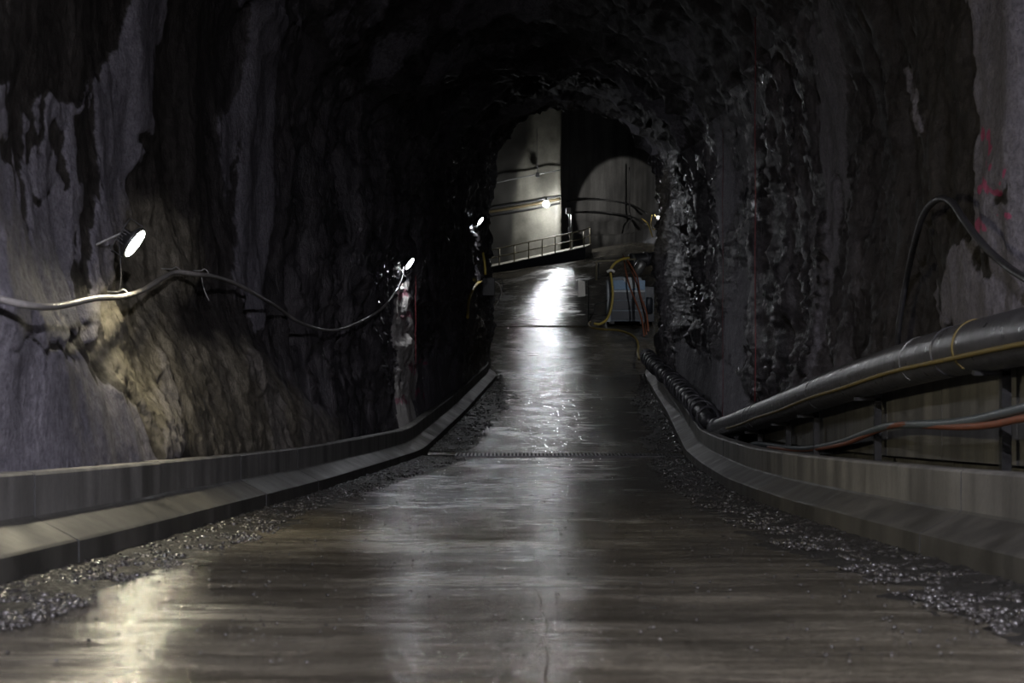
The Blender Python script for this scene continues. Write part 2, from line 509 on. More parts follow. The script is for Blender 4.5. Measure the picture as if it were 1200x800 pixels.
def wall_masks(side, P):
    s = P[..., 1]; sv = np.maximum(s, 9.0)
    px = 600 + F*P[..., 0]/sv; py = 400 - F*(P[..., 2]-ZC)/sv
    h = P[..., 2]
    px = px + (16*fbm(s*.8, h*.5, 3.1+0*s, 3, .6) + 9*fbm(s*4, h*3, 1.1+0*s, 3, .6))*15/sv; py = py + (38*fbm(s*.9, h*.6, 8.1+0*s, 4, .6))*15/sv
    vis = smooth(9.5, 11.0, s)
    def union(polys, soft):
        r = np.zeros(px.shape)
        for p in polys:
            p = np.array(p, float)
            sel = (px > p[:, 0].min()-soft-2) & (px < p[:, 0].max()+soft+2) & (py > p[:, 1].min()-soft-2) & (py < p[:, 1].max()+soft+2)
            if sel.any(): r[sel] = np.maximum(r[sel], poly_mask(px[sel], py[sel], p, soft))
        return r
    pale = union(PALE_L if side < 0 else PALE_R, 5)
    pale = pale*(1-union(DARK_L if side < 0 else DARK_R, 4))
    back = smooth(.0, .14, fbm(s*.35, h*.2, 0*s+side*9, 3))*.9
    pale = pale*vis + back*(1-vis)
    och = union(WARMGLOW_L if side < 0 else OCHRE_R, 12)*vis
    pink = np.zeros(px.shape)
    for x, y, r in (PINK_L if side < 0 else PINK_R):
        d = np.sqrt((px-x)**2 + (py-y)**2)/r
        pink = np.maximum(pink, 1-smooth(.3, 1.3, d))
    white = union(WHITE_L, 4)*vis if side < 0 else np.zeros(px.shape)
    return pale, och, pink*vis, white

def bore(s, u):
    """s, u arrays (rows, cols) -> points, masks"""
    a, b, na, nb = profile(s, u)
    zr = road_z(s); c = cen(s)
    zrel = b + zr - ZC
    sh = s.shape
    pale = np.zeros(sh); och = np.zeros(sh); pink = np.zeros(sh)
    return a, b, na, nb, zr, c, zrel

def displace(a, b, na, nb, s, pale, och, side=0):
    rock = 1 - pale*.85
    far = smooth(19, 30, s) if side < 0 else smooth(13, 26, s)*.9+.1
    # big bays and hollows, columns, folded strata, crumbs
    macro = fbm(a*.18+3, s*.26, b*.15, 3)*.55
    col = fbm(a*.5, s*.75, b*.14+4, 3)*.30
    rd = ridged(a*.55+.25*b, s*.85+.12*b, b*.24, 5, .55)
    strata = ridged(a*.42+.16*s, s*.3, b*.5, 4, .5)
    crown = smooth(5.5, 8.0, b)
    d = macro + col*(1-.5*crown) + (rd-1.0)*.34*rock*(.09+.91*far)*(1-.5*crown) + (strata-1.0)*.34*crown
    d = d + fbm(a*2.6, s*2.4, b*.9, 4, .6)*.11*rock*(.3+.7*far) + fbm(a*9, s*9, b*7, 3, .6)*.016
    d = d + fbm(a*1.2, s*1.2, b*1.0, 3)*.07
    # sprayed layer stands a little proud
    d = d + pale*.05
    low = 1-smooth(.5, 1.9, b)            # the foot of the wall stays behind the kerb
    lumpy = och*.16*(ridged(a*2.5, s*2.0+.4*b, b*.55, 5, .6)-.8)
    d = (d - .02)*(1-low) + np.minimum(d*.35, .05)*low + lumpy*.4
    return d

WALL = {}
def build_bore():
    near = np.arange(-20, 9.0, .35)
    fine = [9.0]
    while fine[-1] < 64.0: fine.append(fine[-1]*(1.0029))
    S = np.concatenate([near, fine])
    def patch(name, u0, u1, cols, side, mat, rows):
        s, u = np.meshgrid(rows, np.linspace(u0, u1, cols), indexing='ij')
        a, b, na, nb, zr, c, zrel = bore(s, u)
        if side:
            d = displace(a, b, na, nb, s, np.zeros_like(s), np.zeros_like(s), side)
            pale, och, pink, white = wall_masks(side, np.stack([c + a + na*d, s, zr + b + nb*d], -1))
        else:
            pale = smooth(-.12, .30, fbm(a*.35, s*.3, b*.4, 4))*.85; och = np.zeros_like(s); pink = np.zeros_like(s); white = np.zeros_like(s)
        d = displace(a, b, na, nb, s, pale, och, side)
        P = np.stack([c + a + na*d, s, zr + b + nb*d], -1)
        o = grid_mesh(name, P, mat, attrs={'pale': pale, 'ochre': och, 'pink': pink, 'white': white, 'wet': (smooth(17, 30, s) if side < 0 else smooth(15, 28, s) if side > 0 else .35 + 0*s)}, flip=False)
        WALL[name] = P
        return o
    wl = patch('wall_left', 0, .36, 300, -1, M_ROCK, S)
    wr = patch('wall_right', .64, 1.0, 300, 1, M_ROCK, S)
    ce = patch('ceiling', .36, .64, 170, 0, M_ROCK, S[::1])
    tag(wl, 'rough left rock wall of the tunnel with sprayed concrete patches', kind='structure')
    tag(wr, 'rough right rock wall of the tunnel with dark wet streaks', kind='structure')
    tag(ce, 'dark jagged rock vault over the tunnel', kind='structure')
build_bore()

def onwall(side, px, py, smin=9.0):
    """the point of the wall at a bearing, and a step off it toward the bore axis"""
    P = WALL['wall_left' if side < 0 else 'wall_right']
    sel = P[P[:, 0, 1] > smin]
    x, y = project(sel)
    k = np.argmin((x-px)**2 + (y-py)**2)
    p = sel.reshape(-1, 3)[k]
    return Vector(p)

def off(p, d):
    """step off a wall point toward the axis and slightly toward the near end"""
    c = float(cen(p.y))
    sg = 1 if c > p.x else -1
    return p + Vector((sg*d, 0, 0))

def standoff(side, px, py, d):
    """wall point and the point d in front of it (across the bore) that lies on the given bearing"""
    wp = onwall(side, px, py); s = wp.y
    for _ in range(4):
        wp = onwall(side, px + side*F*d/s, py); s = .5*s + .5*wp.y
    return wp, at(px, py, wp.y)

# back end of the bore, far behind the camera
def end_wall():
    P = WALL
    v = []; L = WALL['wall_left'][0]; Cc = WALL['ceiling'][0]; Rr = WALL['wall_right'][0]
    ring = [Vector(p) for p in L] + [Vector(p) for p in Cc[1:]] + [Vector(p) for p in Rr[1:]]
    cpt = Vector((float(cen(-20)), -20.6, float(road_z(-20))+4))
    v = ring + [cpt]
    f = [(i, i+1, len(ring)) for i in range(len(ring)-1)] + [(len(ring)-1, 0, len(ring))]
    o = mesh_obj('wall_rear', v, f, M_ROCK)
    tag(o, 'rock face closing the tunnel behind the viewpoint', kind='structure')
end_wall()

# ------------------------------------------------------------------ kerbs
KERB = [(0, -.25), (0, .19), (.02, .205), (.29, .345), (.305, .365), (.305, .645), (.325, .665), (.50, .665), (.50, -.25)]
def kerb_path(side, s):
    x = float(cen(s)) + side*3.0
    if s > 61.5:
        x += side*(.055*(s-61.5)**2 if side < 0 else .012*(s-61.5)**2)
    return x
def kerbs(side, name, label, smax):
    root = empty(name, (0, 0, 0)); tag(root, label, kind='structure')
    s = -16.0; i = 0
    while s < smax-.5:
        L = 3.9 + random.uniform(-.25, .25)
        e = min(s+L, smax)
        n = 8 if e < 58 else 12
        v = []; f = []; m = len(KERB); j = random.uniform(-.006, .006)
        for k in range(n+1):
            t = s + .006 + (e-s-.012)*k/n
            x = kerb_path(side, t); dx = kerb_path(side, t+.1)-x
            nv = Vector((.1, -dx, 0)).normalized()
            z = float(road_z(t))
            for (q, h) in KERB:
                v.append((x + side*nv.x*(q+j), t + side*nv.y*(q+j), z + h + (j*.6 if h > .3 else 0)))
        for k in range(n):
            for q in range(m-1):
                a, b, c, d = k*m+q, k*m+q+1, (k+1)*m+q+1, (k+1)*m+q
                f.append((a, b, c, d) if side > 0 else (a, d, c, b))
        f.append(tuple(range(m)) if side < 0 else tuple(range(m))[::-1]); f.append(tuple(n*m+q for q in range(m))[::(-1 if side < 0 else 1)])
        o = mesh_obj('kerb_segment', v, f, M_KERB, root)
        o.data.materials.append(M_KERBMUD); o.data.materials.append(M_SEAL)
        mi = ([1, 1, 1, 1, 0, 0, 0, 0]*n + [2, 2])
        o.data.polygons.foreach_set('material_index', mi)
        s = e; i += 1
kerbs(-1, 'trim_1', 'cast concrete kerb wall along the left side of the road', 70)
kerbs(1, 'trim_2', 'cast concrete kerb wall along the right side of the road', 65.5)

# ------------------------------------------------------------------ road slabs
floor = empty('floor'); tag(floor, 'wet grey concrete road running down into the tunnel dip', kind='structure')
def joint_x(s):
    return .16 + .012*math.sin(s*1.9) + .008*math.sin(s*5.3) + (0 if s < 60 else -.055*(s-60)**1.2)
def slab(s0, s1, lane):
    rows = [s0+.012]
    while rows[-1] < s1-.012:
        r_ = rows[-1]; rows.append(r_ + (.3 if r_ < 4 else min(.12, .028 + .0022*max(0, r_-6))))
    rows = np.array(rows); rows = s0+.012 + (rows-rows[0])*(s1-s0-.024)/(rows[-1]-rows[0])
    n = len(rows); m = 64
    s = rows[:, None] + np.zeros((1, m))
    t = np.linspace(0, 1, m)[None, :] + np.zeros((n, 1))
    c = cen(s); jx = np.vectorize(joint_x)(s)
    outL = -3.0 - np.where(s > 61.5, .05*(np.maximum(s-61.5, 0))**2, 0); outR = 3.0 + np.where(s > 61.5, .012*(np.maximum(s-61.5, 0))**2, 0)
    lo = np.where(lane == 0, outL, jx+.0025); hi = np.where(lane == 0, jx-.0025, outR)
    x = c + lo + (hi-lo)*t
    z = road_z(s) + fbm(x*.55, s*.4, 0*s+2, 3)*.022 + fbm(x*.9, s*3.0, 0*s+5, 4, .6)*.010 + fbm(x*3.5, s*7.0, 0*s+8, 2)*.003
    # shallow wheel ruts
    rel = x-c
    z = z - .012*np.exp(-((np.abs(rel)-1.05)/.35)**2)
    P = np.stack([x, s, z], -1)
    # skirt down into the joints (edge rows doubled so the top keeps its own shading)
    e = lambda A: A - np.array([0, 0, .05])
    P = np.concatenate([e(P[:1]), P[:1], P, P[-1:], e(P[-1:])], 0)
    P = np.concatenate([e(P[:, :1]), P[:, :1], P, P[:, -1:], e(P[:, -1:])], 1)
    grid_mesh('road_slab', P, M_ROAD, floor, validate=False)
CUTS = [-16, 4, 14.5, 35.28, None, 35.72, 50, 66, 77.4]
segs = [(-16, 4), (4, 14.5), (14.5, 35.0), (36.1, 50), (50, 65), (65, 77.4)]
for s0, s1 in segs:
    for lane in (0, 1):
        slab(s0, s1, lane)
# base below the joints
def floor_base():
    s = np.linspace(-16, 78, 160)[:, None] + np.zeros((1, 8))
    t = np.linspace(-3.3, 3.3, 8)[None, :] + np.zeros((160, 1))
    P = np.stack([cen(s)+t, s, road_z(s)-.07-.1*((s>34.8)&(s<36.3))], -1)
    grid_mesh('road_bed', P, M_MUD, floor)
floor_base()

# ------------------------------------------------------------------ hall beyond the bore
def hall():
    # floor
    s = np.concatenate([np.linspace(64.2, 77.4, 30), np.linspace(77.44, 135, 140)])[:, None] + np.zeros((1, 120))
    t = np.linspace(-26, 20, 120)[None, :] + np.zeros((s.shape[0], 1))
    z = road_z(s) + fbm(t*.25, s*.25, 0*s, 4)*.10 - np.where(s < 77.42, .25, 0.0)
    z = z + .19*(np.clip(t, -6, 8)-3)*smooth(84, 101, s)*(1-smooth(106, 112, s))
    P = np.stack([t, s, z], -1)
    o = grid_mesh('floor_hall', P, M_HALLFLOOR)
    tag(o, 'wet brown floor ramp rising through the hall beyond the tunnel', kind='structure')
    zt = ZC + 22
    # left block wall with the sharp vertical corner
    cz = np.linspace(ZC-1, zt, 46)
    path = [(-26, 118), (-8, 111), (2.9, 106.6), (3.32, 106.35), (3.46, 106.8), (3.3, 112), (2.6, 120)]
    def along(path, step):
        out = [Vector((*path[0], 0))]
        for a, b in zip(path[:-1], path[1:]):
            A, B = Vector((*a, 0)), Vector((*b, 0)); n = max(1, int((B-A).length/step))
            out += [A + (B-A)*(k/n) for k in range(1, n+1)]
        return out
    pa = along(path, .35)
    X = np.array([[p.x for p in pa]]*len(cz)); Y = np.array([[p.y for p in pa]]*len(cz)); Z = np.repeat(cz[:, None], len(pa), 1)
    d = fbm(X*.3, Z*.22, Y*.3, 4)*.28 + fbm(X*1.2, Z*.5, Y*1.2, 3)*.10
    P = np.stack([X + d*.3, Y - d, Z], -1)
    px, py = project(P)
    fac = poly_mask(px + 5*fbm(X*.6, Z*.4, 0*X, 3), py, np.array([(598, 330), (603, 240), (612, 190), (622, 150), (626, 60), (700, 60), (700, 330)], float), 3.5)  # edge of the globe lamp's light cone, painted into the colour
    o = grid_mesh('wall_hall_left', P, M_HALLWALL, flip=True, attrs={'lamp_cone': fac})
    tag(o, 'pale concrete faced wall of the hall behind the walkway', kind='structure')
    # curved back wall with stepped bands
    ctr = [(2.0, 119.0), (4.2, 122.6), (7.0, 124.0), (9.4, 122.6), (10.7, 118.5), (11.2, 112), (11.3, 104), (11.0, 92), (10.4, 78), (10.0, 64.3)]
    pc = [Vector((p.x, p.y, 0)) for p in spline([Vector((*c, 0)) for c in ctr], 14)]
    zf = ZC + 6.2
    prof = [(1.9, zf-8), (1.9, zf+.9), (1.75, zf+1.05), (.95, zf+1.15), (.9, zf+2.2), (.8, zf+2.35), (.35, zf+2.45), (.3, zf+3.4), (0, zf+3.55)]
    prof += [(0, zf+3.55+k*.5) for k in range(1, 26)]
    rows = []
    for q, z in prof:
        r = []
        for i, p in enumerate(pc):
            tn = (pc[min(i+1, len(pc)-1)]-pc[max(i-1, 0)]).normalized()
            nn = Vector((tn.y, -tn.x, 0))
            fade = 1.0 if p.y > 108 else max(.15, 1-(108-p.y)/10)
            pp = p + nn*(q*fade)
            r.append((pp.x, pp.y, z))
        rows.append(r)
    P = np.array(rows)
    P[..., 1] += fbm(P[..., 0]*.4, P[..., 1]*.4, P[..., 2]*.4, 3)*.12
    o = grid_mesh('wall_hall_back', P, M_HALLDARK, flip=True)
    tag(o, 'curved grey back wall of the hall with stepped ledges', kind='structure')
    # ceiling of the hall
    X, Y = np.meshgrid(np.linspace(-27, 21, 50), np.linspace(64.2, 136, 70))
    Zc = zt - 1.2 - .012*(X-2)**2 + fbm(X*.2, Y*.2, 0*X, 4)*.8
    o = grid_mesh('ceiling_hall', np.stack([X, Y, Zc], -1), M_HALLDARK, flip=True)
    tag(o, 'dark rock ceiling high over the hall', kind='structure')
    # rock face around the bore's mouth, seen from inside the hall only
    ring = [Vector(p) for p in WALL['wall_left'][-1]] + [Vector(p) for p in WALL['ceiling'][-1][1:]] + [Vector(p) for p in WALL['wall_right'][-1][1:]]
    v = []; f = []; n = len(ring)
    c0 = Vector((float(cen(64)), 64, float(road_z(64))+4))
    for p in ring: v.append(p)
    for p in ring:
        d = (p-c0); d.y = 0
        q = p + d.normalized()*26; v.append((max(-26, min(20, q.x)), 64.25, q.z))
    f = [(i, i+1, n+i+1, n+i) for i in range(n-1)]
    o = mesh_obj('wall_portal', v, f, M_ROCK); tag(o, 'rock face around the mouth of the tunnel on the hall side', kind='structure')
    wl = MB().box(-27, -26, 64, 136, ZC-3, zt).build('wall_hall_side', M_HALLDARK); tag(wl, 'dark side wall of the hall left of the tunnel mouth', kind='structure')
hall()

# curved low kerb where the road bends away on the right of the hall
def bend_kerb():
    root = empty('trim_4'); tag(root, 'low curved concrete kerb on the bend at the back of the hall', kind='structure')
    pts = spline([at(676, 291, 111.5), at(690, 284, 115.5), at(712, 279, 118.0), at(733, 280, 117.0), at(744, 287, 112.5), at(748, 292, 108.0)], 8)
    for k in range(0, len(pts)-1, 4):
        seg = pts[k:k+5]
        if len(seg) < 2: continue
        v = []; f = []
        for i, p in enumerate(seg):
            tn = (seg[min(i+1, len(seg)-1)]-seg[max(i-1, 0)]).normalized(); nn = Vector((-tn.y, tn.x, 0))
            z = float(road_z(p.y))
            for q, h in ((0, -.4), (.04, .55), (.5, .6), (.5, -.4)):
                pp = p + nn*q; v.append((pp.x, pp.y, z+h))
        for i in range(len(seg)-1):
            for q in range(3):
                f.append((i*4+q, i*4+q+1, (i+1)*4+q+1, (i+1)*4+q))
        f.append((0, 1, 2, 3)); f.append(tuple((len(seg)-1)*4+q for q in (3, 2, 1, 0)))
        mesh_obj('kerb_segment', v, f, M_DECK, root)
bend_kerb()

# ------------------------------------------------------------------ right-hand service trench and concrete plinth
def trench():
    s = np.linspace(-16, 35, 130)[:, None] + np.zeros((1, 6))
    t = np.linspace(3.45, 5.0, 6)[None, :] + np.zeros((130, 1))
    P = np.stack([cen(s)+t, s, road_z(s)+.42+fbm(t*3, s*2, 0*s, 3)*.05], -1)
    o = grid_mesh('floor_trench', P, M_MUD); tag(o, 'dark muddy ledge behind the right kerb under the pipe', kind='structure')
    root = empty('trim_3'); tag(root, 'low concrete plinth wall behind the black pipe', kind='structure')
    s = -14.0
    while s < 32.5:
        e = min(s+2.45, 33.2)
        v = []; f = []
        for k, t in enumerate((s+.008, e-.008)):
            c = float(cen(t)); z = float(road_z(t))
            x = PIPE(t).x + .27
            top = PIPE(t).z + .02
            for q, h in ((0, z+.66), (0, top-.02), (.02, top), (.5, top), (.5, z+.2), (.12, z+.2), (.12, z+.66)):
                v.append((x+q, t, h))
        n = 7
        for q in range(n):
            f.append((q, (q+1) % n, n+(q+1) % n, n+q))
        f.append(tuple(range(n))[::-1]); f.append(tuple(range(n, 2*n)))
        mesh_obj('concrete_panel', v, f, M_PLINTH, root)
        s = e
PKN = np.array([(33.5, 4.44, -1.93), (30.7, 4.35, -1.70), (24.5, 4.22, -1.09), (18.45, 4.10, -.47), (13.3, 4.0, -.03), (11.8, 3.96, .045), (6, 3.85, .32), (-8, 3.7, .95)])[::-1]
_ps = np.arange(-8, 33.5, .25)
_px = np.convolve(np.pad(np.interp(_ps, PKN[:, 0], PKN[:, 1]), 8, mode='reflect', reflect_type='odd'), np.ones(17)/17, 'valid')
_pz = np.convolve(np.pad(np.interp(_ps, PKN[:, 0], PKN[:, 2]), 8, mode='reflect', reflect_type='odd'), np.ones(17)/17, 'valid')
def PIPE(s):
    return Vector((float(np.interp(s, _ps, _px)), float(s), ZC + float(np.interp(s, _ps, _pz))))
trench()

# ------------------------------------------------------------------ drain grate across the dip
def grate():
    s0, s1 = 35.05, 36.05
    xa, xb = float(cen(35.5))-2.3, float(cen(35.5))+2.96
    z = float(road_z(35.5))
    root = empty('drain_grate', ((xa+xb)/2, 35.55, z-.12)); tag(root, 'slotted steel drain grate across the road at the bottom of the dip', 'drain grate')
    off0 = -Vector(root.location)
    def mv(mb): mb.v = [p + off0 for p in mb.v]; return mb
    mv(MB().box(xa, xb, s0-.02, s0+.03, z-.12, z+.022)).build('frame_rail', M_STEEL, root)
    mv(MB().box(xa, xb, s1-.03, s1+.02, z-.12, z+.012)).build('frame_rail', M_STEEL, root)
    me = None
    n = int((xb-xa)/.088)
    for k in range(n):
        x = xa + .03 + (xb-xa-.06)*k/(n-1)
        if me is None:
            o = MB().box(-.02, .02, -.49, .49, -.06, .025).build('grate_bar', M_STEEL, root); me = o.data
        else:
            o = link(bpy.data.objects.new('grate_bar', me), root)
        o.location = Vector((x, 35.55, z)) + off0
grate()

# ------------------------------------------------------------------ gravel and mud along the kerbs
def gravel(side, count, name, label):
    root_v = []; root_f = []
    t = (1+5**.5)/2
    ico = np.array([(-1,t,0),(1,t,0),(-1,-t,0),(1,-t,0),(0,-1,t),(0,1,t),(0,-1,-t),(0,1,-t),(t,0,-1),(t,0,1),(-t,0,-1),(-t,0,1)], float)/1.9
    icf = np.array([(0,11,5),(0,5,1),(0,1,7),(0,7,10),(0,10,11),(1,5,9),(5,11,4),(11,10,2),(10,7,6),(7,1,8),(3,9,4),(3,4,2),(3,2,6),(3,6,8),(3,8,9),(4,9,5),(2,4,11),(6,2,10),(8,6,7),(9,8,1)])
    s = 6.0*(10.6**rng.random(count))
    s = s[(s < 34.9) | (s > 36.2)]; count = len(s)
    wdt = .70 + .30*fbm(s*.25, 0*s+side*4, 0*s, 2) + (.35*smooth(26, 34, s) if side < 0 else .1)
    r = np.abs(rng.random(count))**1.7
    wdt = wdt*(1-.85*smooth(54, 64, s))
    stray = rng.random(count) < .13
    wdt = np.where(stray, 3.0, wdt); r = np.where(stray, rng.random(count), r)
    x = cen(s) + side*(2.98 - r*wdt)
    size = (.007 + .022*rng.random(count)**3)*(1 + .018*s) * (1.25-.5*r)
    clump = fbm(x*2, s*1.5, 0*s, 3)
    keep = (clump > -.34 + .45*r) | stray
    size = np.where(stray, size*.38, size)
    s, x, size = s[keep], x[keep], size[keep]; n = len(s)
    z = road_z(s) + size*.25 + .012
    V = ico[None]*(.7+.6*rng.random((n, 12, 1)))*size[:, None, None]*np.stack([.8+.5*rng.random(n), .8+.5*rng.random(n), .5+.4*rng.random(n)], -1)[:, None, :]
    a = rng.random(n)*6.28; ca, sa = np.cos(a)[:, None], np.sin(a)[:, None]
    V = np.stack([V[..., 0]*ca - V[..., 1]*sa, V[..., 0]*sa + V[..., 1]*ca, V[..., 2]], -1)
    V = V + np.stack([x, s, z], -1)[:, None, :]
    Fc = (icf[None] + (np.arange(n)*12)[:, None, None]).reshape(-1, 3)
    me = bpy.data.meshes.new(name)
    # silt bank under the stones
    S = np.concatenate([np.linspace(5, 34.95, 330), np.linspace(36.2, 64, 180)]); Q = 12
    ss = S[:, None] + np.zeros((1, Q)); q = np.linspace(0, 1, Q)[None, :] + np.zeros((len(S), 1))
    wd = .80 + .30*fbm(ss*.25, 0*ss+side*4, 0*ss, 2) + .25*fbm(ss*1.3, 0*ss, 0*ss+3, 3) + (.35*smooth(26, 34, ss) if side < 0 else .1)
    wd = wd*(1-.9*smooth(52, 64, ss + 2.5*fbm(ss*.9, 0*ss, 0*ss+7, 2)))
    xx = cen(ss) + side*(3.01 - q*wd)
    zz = road_z(ss) + .030*(1-q)**1.2 + (.035-.01*q)*fbm(xx*4, ss*3, 0*ss, 4, .6) - .022*q**1.5 + .012
    Pm = np.stack([xx, ss, zz], -1).reshape(-1, 3)
    idx = np.arange(len(S)*Q).reshape(len(S), Q) + n*12
    idx2 = idx[:-1]
    a_, b_, c_, d_ = idx[:-1, :-1], idx[:-1, 1:], idx[1:, 1:], idx[1:, :-1]
    brk = np.where(np.diff(S) > 1)[0]
    okr = np.ones(len(S)-1, bool); okr[brk] = False
    quads = (np.stack([a_, b_, c_, d_] if side < 0 else [a_, d_, c_, b_], -1))[okr].reshape(-1, 4)
    allv = np.concatenate([V.reshape(-1, 3), Pm])
    me.vertices.add(len(allv)); me.vertices.foreach_set('co', allv.reshape(-1).astype(np.float32))
    loops = np.concatenate([Fc.reshape(-1), quads.reshape(-1)]).astype(np.int32)
    me.loops.add(len(loops)); me.loops.foreach_set('vertex_index', loops)
    ls = np.concatenate([np.arange(len(Fc))*3, len(Fc)*3 + np.arange(len(quads))*4]).astype(np.int32)
    me.polygons.add(len(ls)); me.polygons.foreach_set('loop_start', ls)
    me.materials.append(M_STONE); me.materials.append(M_MUD)
    me.polygons.foreach_set('material_index', np.concatenate([np.zeros(len(Fc)), np.ones(len(quads))]).astype(np.int32))
    me.update(calc_edges=True); me.validate()
    o = link(bpy.data.objects.new(name, me))
    tag(o, label, 'gravel', kind='stuff')
gravel(-1, 16000, 'gravel', 'wet dark gravel and silt washed along the foot of the left kerb')
gravel(1, 16000, 'gravel', 'wet dark gravel and silt washed along the foot of the right kerb')

# ------------------------------------------------------------------ flood lamps
LENS_MATS = {}
def flood_lamp(pos, wall_pt, normal, strength, col, label, first=[None]):
    """round flood lamp aimed along `normal`, held by a bracket to the wall"""
    rot = Vector((0, 0, 1)).rotation_difference(Vector(normal).normalized())
    key = (strength, col)
    if key not in LENS_MATS: LENS_MATS[key] = mat_emit('lamp_glass_%d' % len(LENS_MATS), col, strength)
    root = empty('flood_lamp', pos, rot)
    tag(root, label, 'lamp', 'flood lamps along the tunnel')
    h = MB().lathe([(.03, -.12), (.07, -.115), (.085, -.06), (.15, -.045), (.165, -.03), (.165, 0.0), (.150, .004)], 24).build('housing', M_STEEL, root, True)
    for k in range(5):
        x = -.06 + .03*k
        MB().box(x-.004, x+.004, -.07, .07, -.15, -.055).build('cooling_fin', M_STEEL, h)
    MB().lathe([(.148, .002), (.14, .008), (.10, .013), (.05, .016), (.005, .017)], 24).build('lens', LENS_MATS[key], root, True)
    mi = rot.to_matrix().inverted()
    wl = mi @ (Vector(wall_pt) - Vector(pos))
    b = MB()
    b.tube([(-.175, 0, -.02), (-.175, 0, -.17), (.175, 0, -.17), (.175, 0, -.02)], .007, 6)
    b.build('bracket', M_STEEL, root)
    d = wl - Vector((0, 0, -.17))
    MB().tube([Vector((0, 0, -.165)), Vector((0, 0, -.17)) + d*.5, wl + d.normalized()*.08], .012, 6).build('wall_arm', M_GALV, root)
    return root

NRM = Vector((.80, -.24, -.56))
def lamp_on_left(px, py, strength, col, label, d=.34):
    wp, p = standoff(-1, px, py, d)
    v = (p - Vector((0, 0, ZC))).normalized()
    n = Vector((.82, 0, -.57)); n = (n - v*n.dot(v)).normalized()
    n = (n*.966 - v*.258).normalized()
    return flood_lamp(p, wp + Vector((0, 0, -.02)), n, strength, col, label), p
lampA, pA = lamp_on_left(158, 285, LAMP_NEAR, COL_WARM, 'lit round flood lamp glowing warm on the left wall above the grey cable', .38)
lampB, pB = lamp_on_left(480, 309, LAMP_MID, COL_COOL, 'lit round flood lamp above the white and pink marked rock patch', .34)
lampC, pC = lamp_on_left(563, 259, LAMP_PORTAL, COL_COOL, 'small lit flood lamp at the left edge of the tunnel mouth')
flood_lamp(Vector((8.0, 65.3, ZC+5.6)), Vector((8.0, 64.3, ZC+5.6)), Vector((-.18, .93, -.22)), FILL_HALL, COL_COOL,
           'unseen flood lamp added as fill on the hall side of the tunnel mouth, right of the arch')
# unseen fill tubes added to brighten the near walls and road
def fill_tube_lamp(pos, label, strength):
    root = empty('fill_tube_lamp', pos); tag(root, label, 'lamp', 'unseen fill tube lamps behind the viewpoint')
    gm = mat_emit('fill_tube_glass', COL_BACK, strength)
    MB().box(-.08, .08, -.8, .8, .03, .10).build('housing', M_GALV, root, bevel=.01)
    for x in (-.045, .045):
        MB().tube([(x, -.74, 0), (x, .74, 0)], .026, 10).build('tube', gm, root, True)
    for y in (-.78, .78):
        MB().box(-.08, .08, y-.04, y+.04, -.035, .04).build('end_cap', M_STEEL, root)
    for y in (-.5, .5):
        MB().tube([(0, y, .08), (0, y, 3.2)], .01, 6).build('hanger_rod', M_GALV, root)
fill_tube_lamp((-2.2, -4.5, float(road_z(-4.5))+5.2), 'unseen hanging twin tube lamp added as fill left of the road behind the viewpoint', FILL_TUBE[0])
fill_tube_lamp((2.8, -4.5, float(road_z(-4.5))+5.2), 'unseen hanging twin tube lamp added as fill right of the road behind the viewpoint', FILL_TUBE[1])

# ------------------------------------------------------------------ cables on the left wall
def wall_cable(name, label, pts, r, mat, side=-1, d=.16, cat='cable', n=6):
    fp = [(v.x, v.y) for v in spline([Vector((x, y, 0)) for x, y in pts], 5)]
    dep = []
    for x, y in fp:
        dep.append(standoff(side, x, y, d)[1].y)
    dep = np.array(dep)
    mn = np.array([dep[max(0, k-2):k+3].min() for k in range(len(dep))])
    mn = np.convolve(np.pad(mn, 3, mode='edge'), np.ones(7)/7, 'valid')
    P = [at(x, y, s) for (x, y), s in zip(fp, mn)]
    q = P
    o = MB().tube(q, r, 8).build(name, mat, None, True)
    tag(o, label, cat)
    return o, P
cab, cpts = wall_cable('supply_cable', 'thick grey supply cable slung along the left rock wall under the lamps',
    [(-70, 330), (-20, 345), (30, 357), (65, 359), (110, 350), (140, 348), (165, 341), (190, 326), (207, 319), (228, 321), (250, 324), (275, 332), (300, 345), (325, 360), (345, 374), (368, 384), (390, 387), (412, 381), (435, 370), (452, 357), (466, 338)], .027, M_CABLEGREY)
# hooks that carry the cable
for i, (x, y, lab) in enumerate([(145, 343, 'steel wire hook holding the grey cable below the near lamp'), (207, 316, 'steel wire hook at the high point of the grey cable'), (240, 318, 'steel wire hook with dangling tail on the grey cable')]):
    wp, c = standoff(-1, x, y-2, .16); c = at(x, y, c.y)
    pts = [wp - Vector((.05, 0, 0)), wp.lerp(c, .6), c + Vector((0, 0, .03)), c + Vector((.045, 0, -.02)), c + Vector((.0, 0, -.07)), c + Vector((-.04, 0, -.03))]
    if i == 2: pts += [c + Vector((-.03, .02, -.15)), c + Vector((0, .03, -.26)), c + Vector((.05, .03, -.36))]
    o = MB().tube(spline(pts, 5), .008, 6).build('cable_hook', M_GALV, None, True)
    tag(o, lab, 'hook')
# lamp feed wires
def feed(p0, p1, label, mat=M_CABLEBLACK, r=.010):
    m = (p0+p1)/2 + Vector((.02, 0, -.06))
    o = MB().tube(spline([p0, m, p1], 6), r, 6).build('lamp_wire', mat, None, True); tag(o, label, 'wire')
feed(pA + Vector((-.16, .04, .02)), at(139, 347, pA.y+.1), 'black wire dropping from the near lamp to the grey cable', M_CABLEBLACK, .005)
feed(pB + Vector((-.12, .04, .05)), cpts[-1], 'black wire between the second lamp and the end of the grey cable')

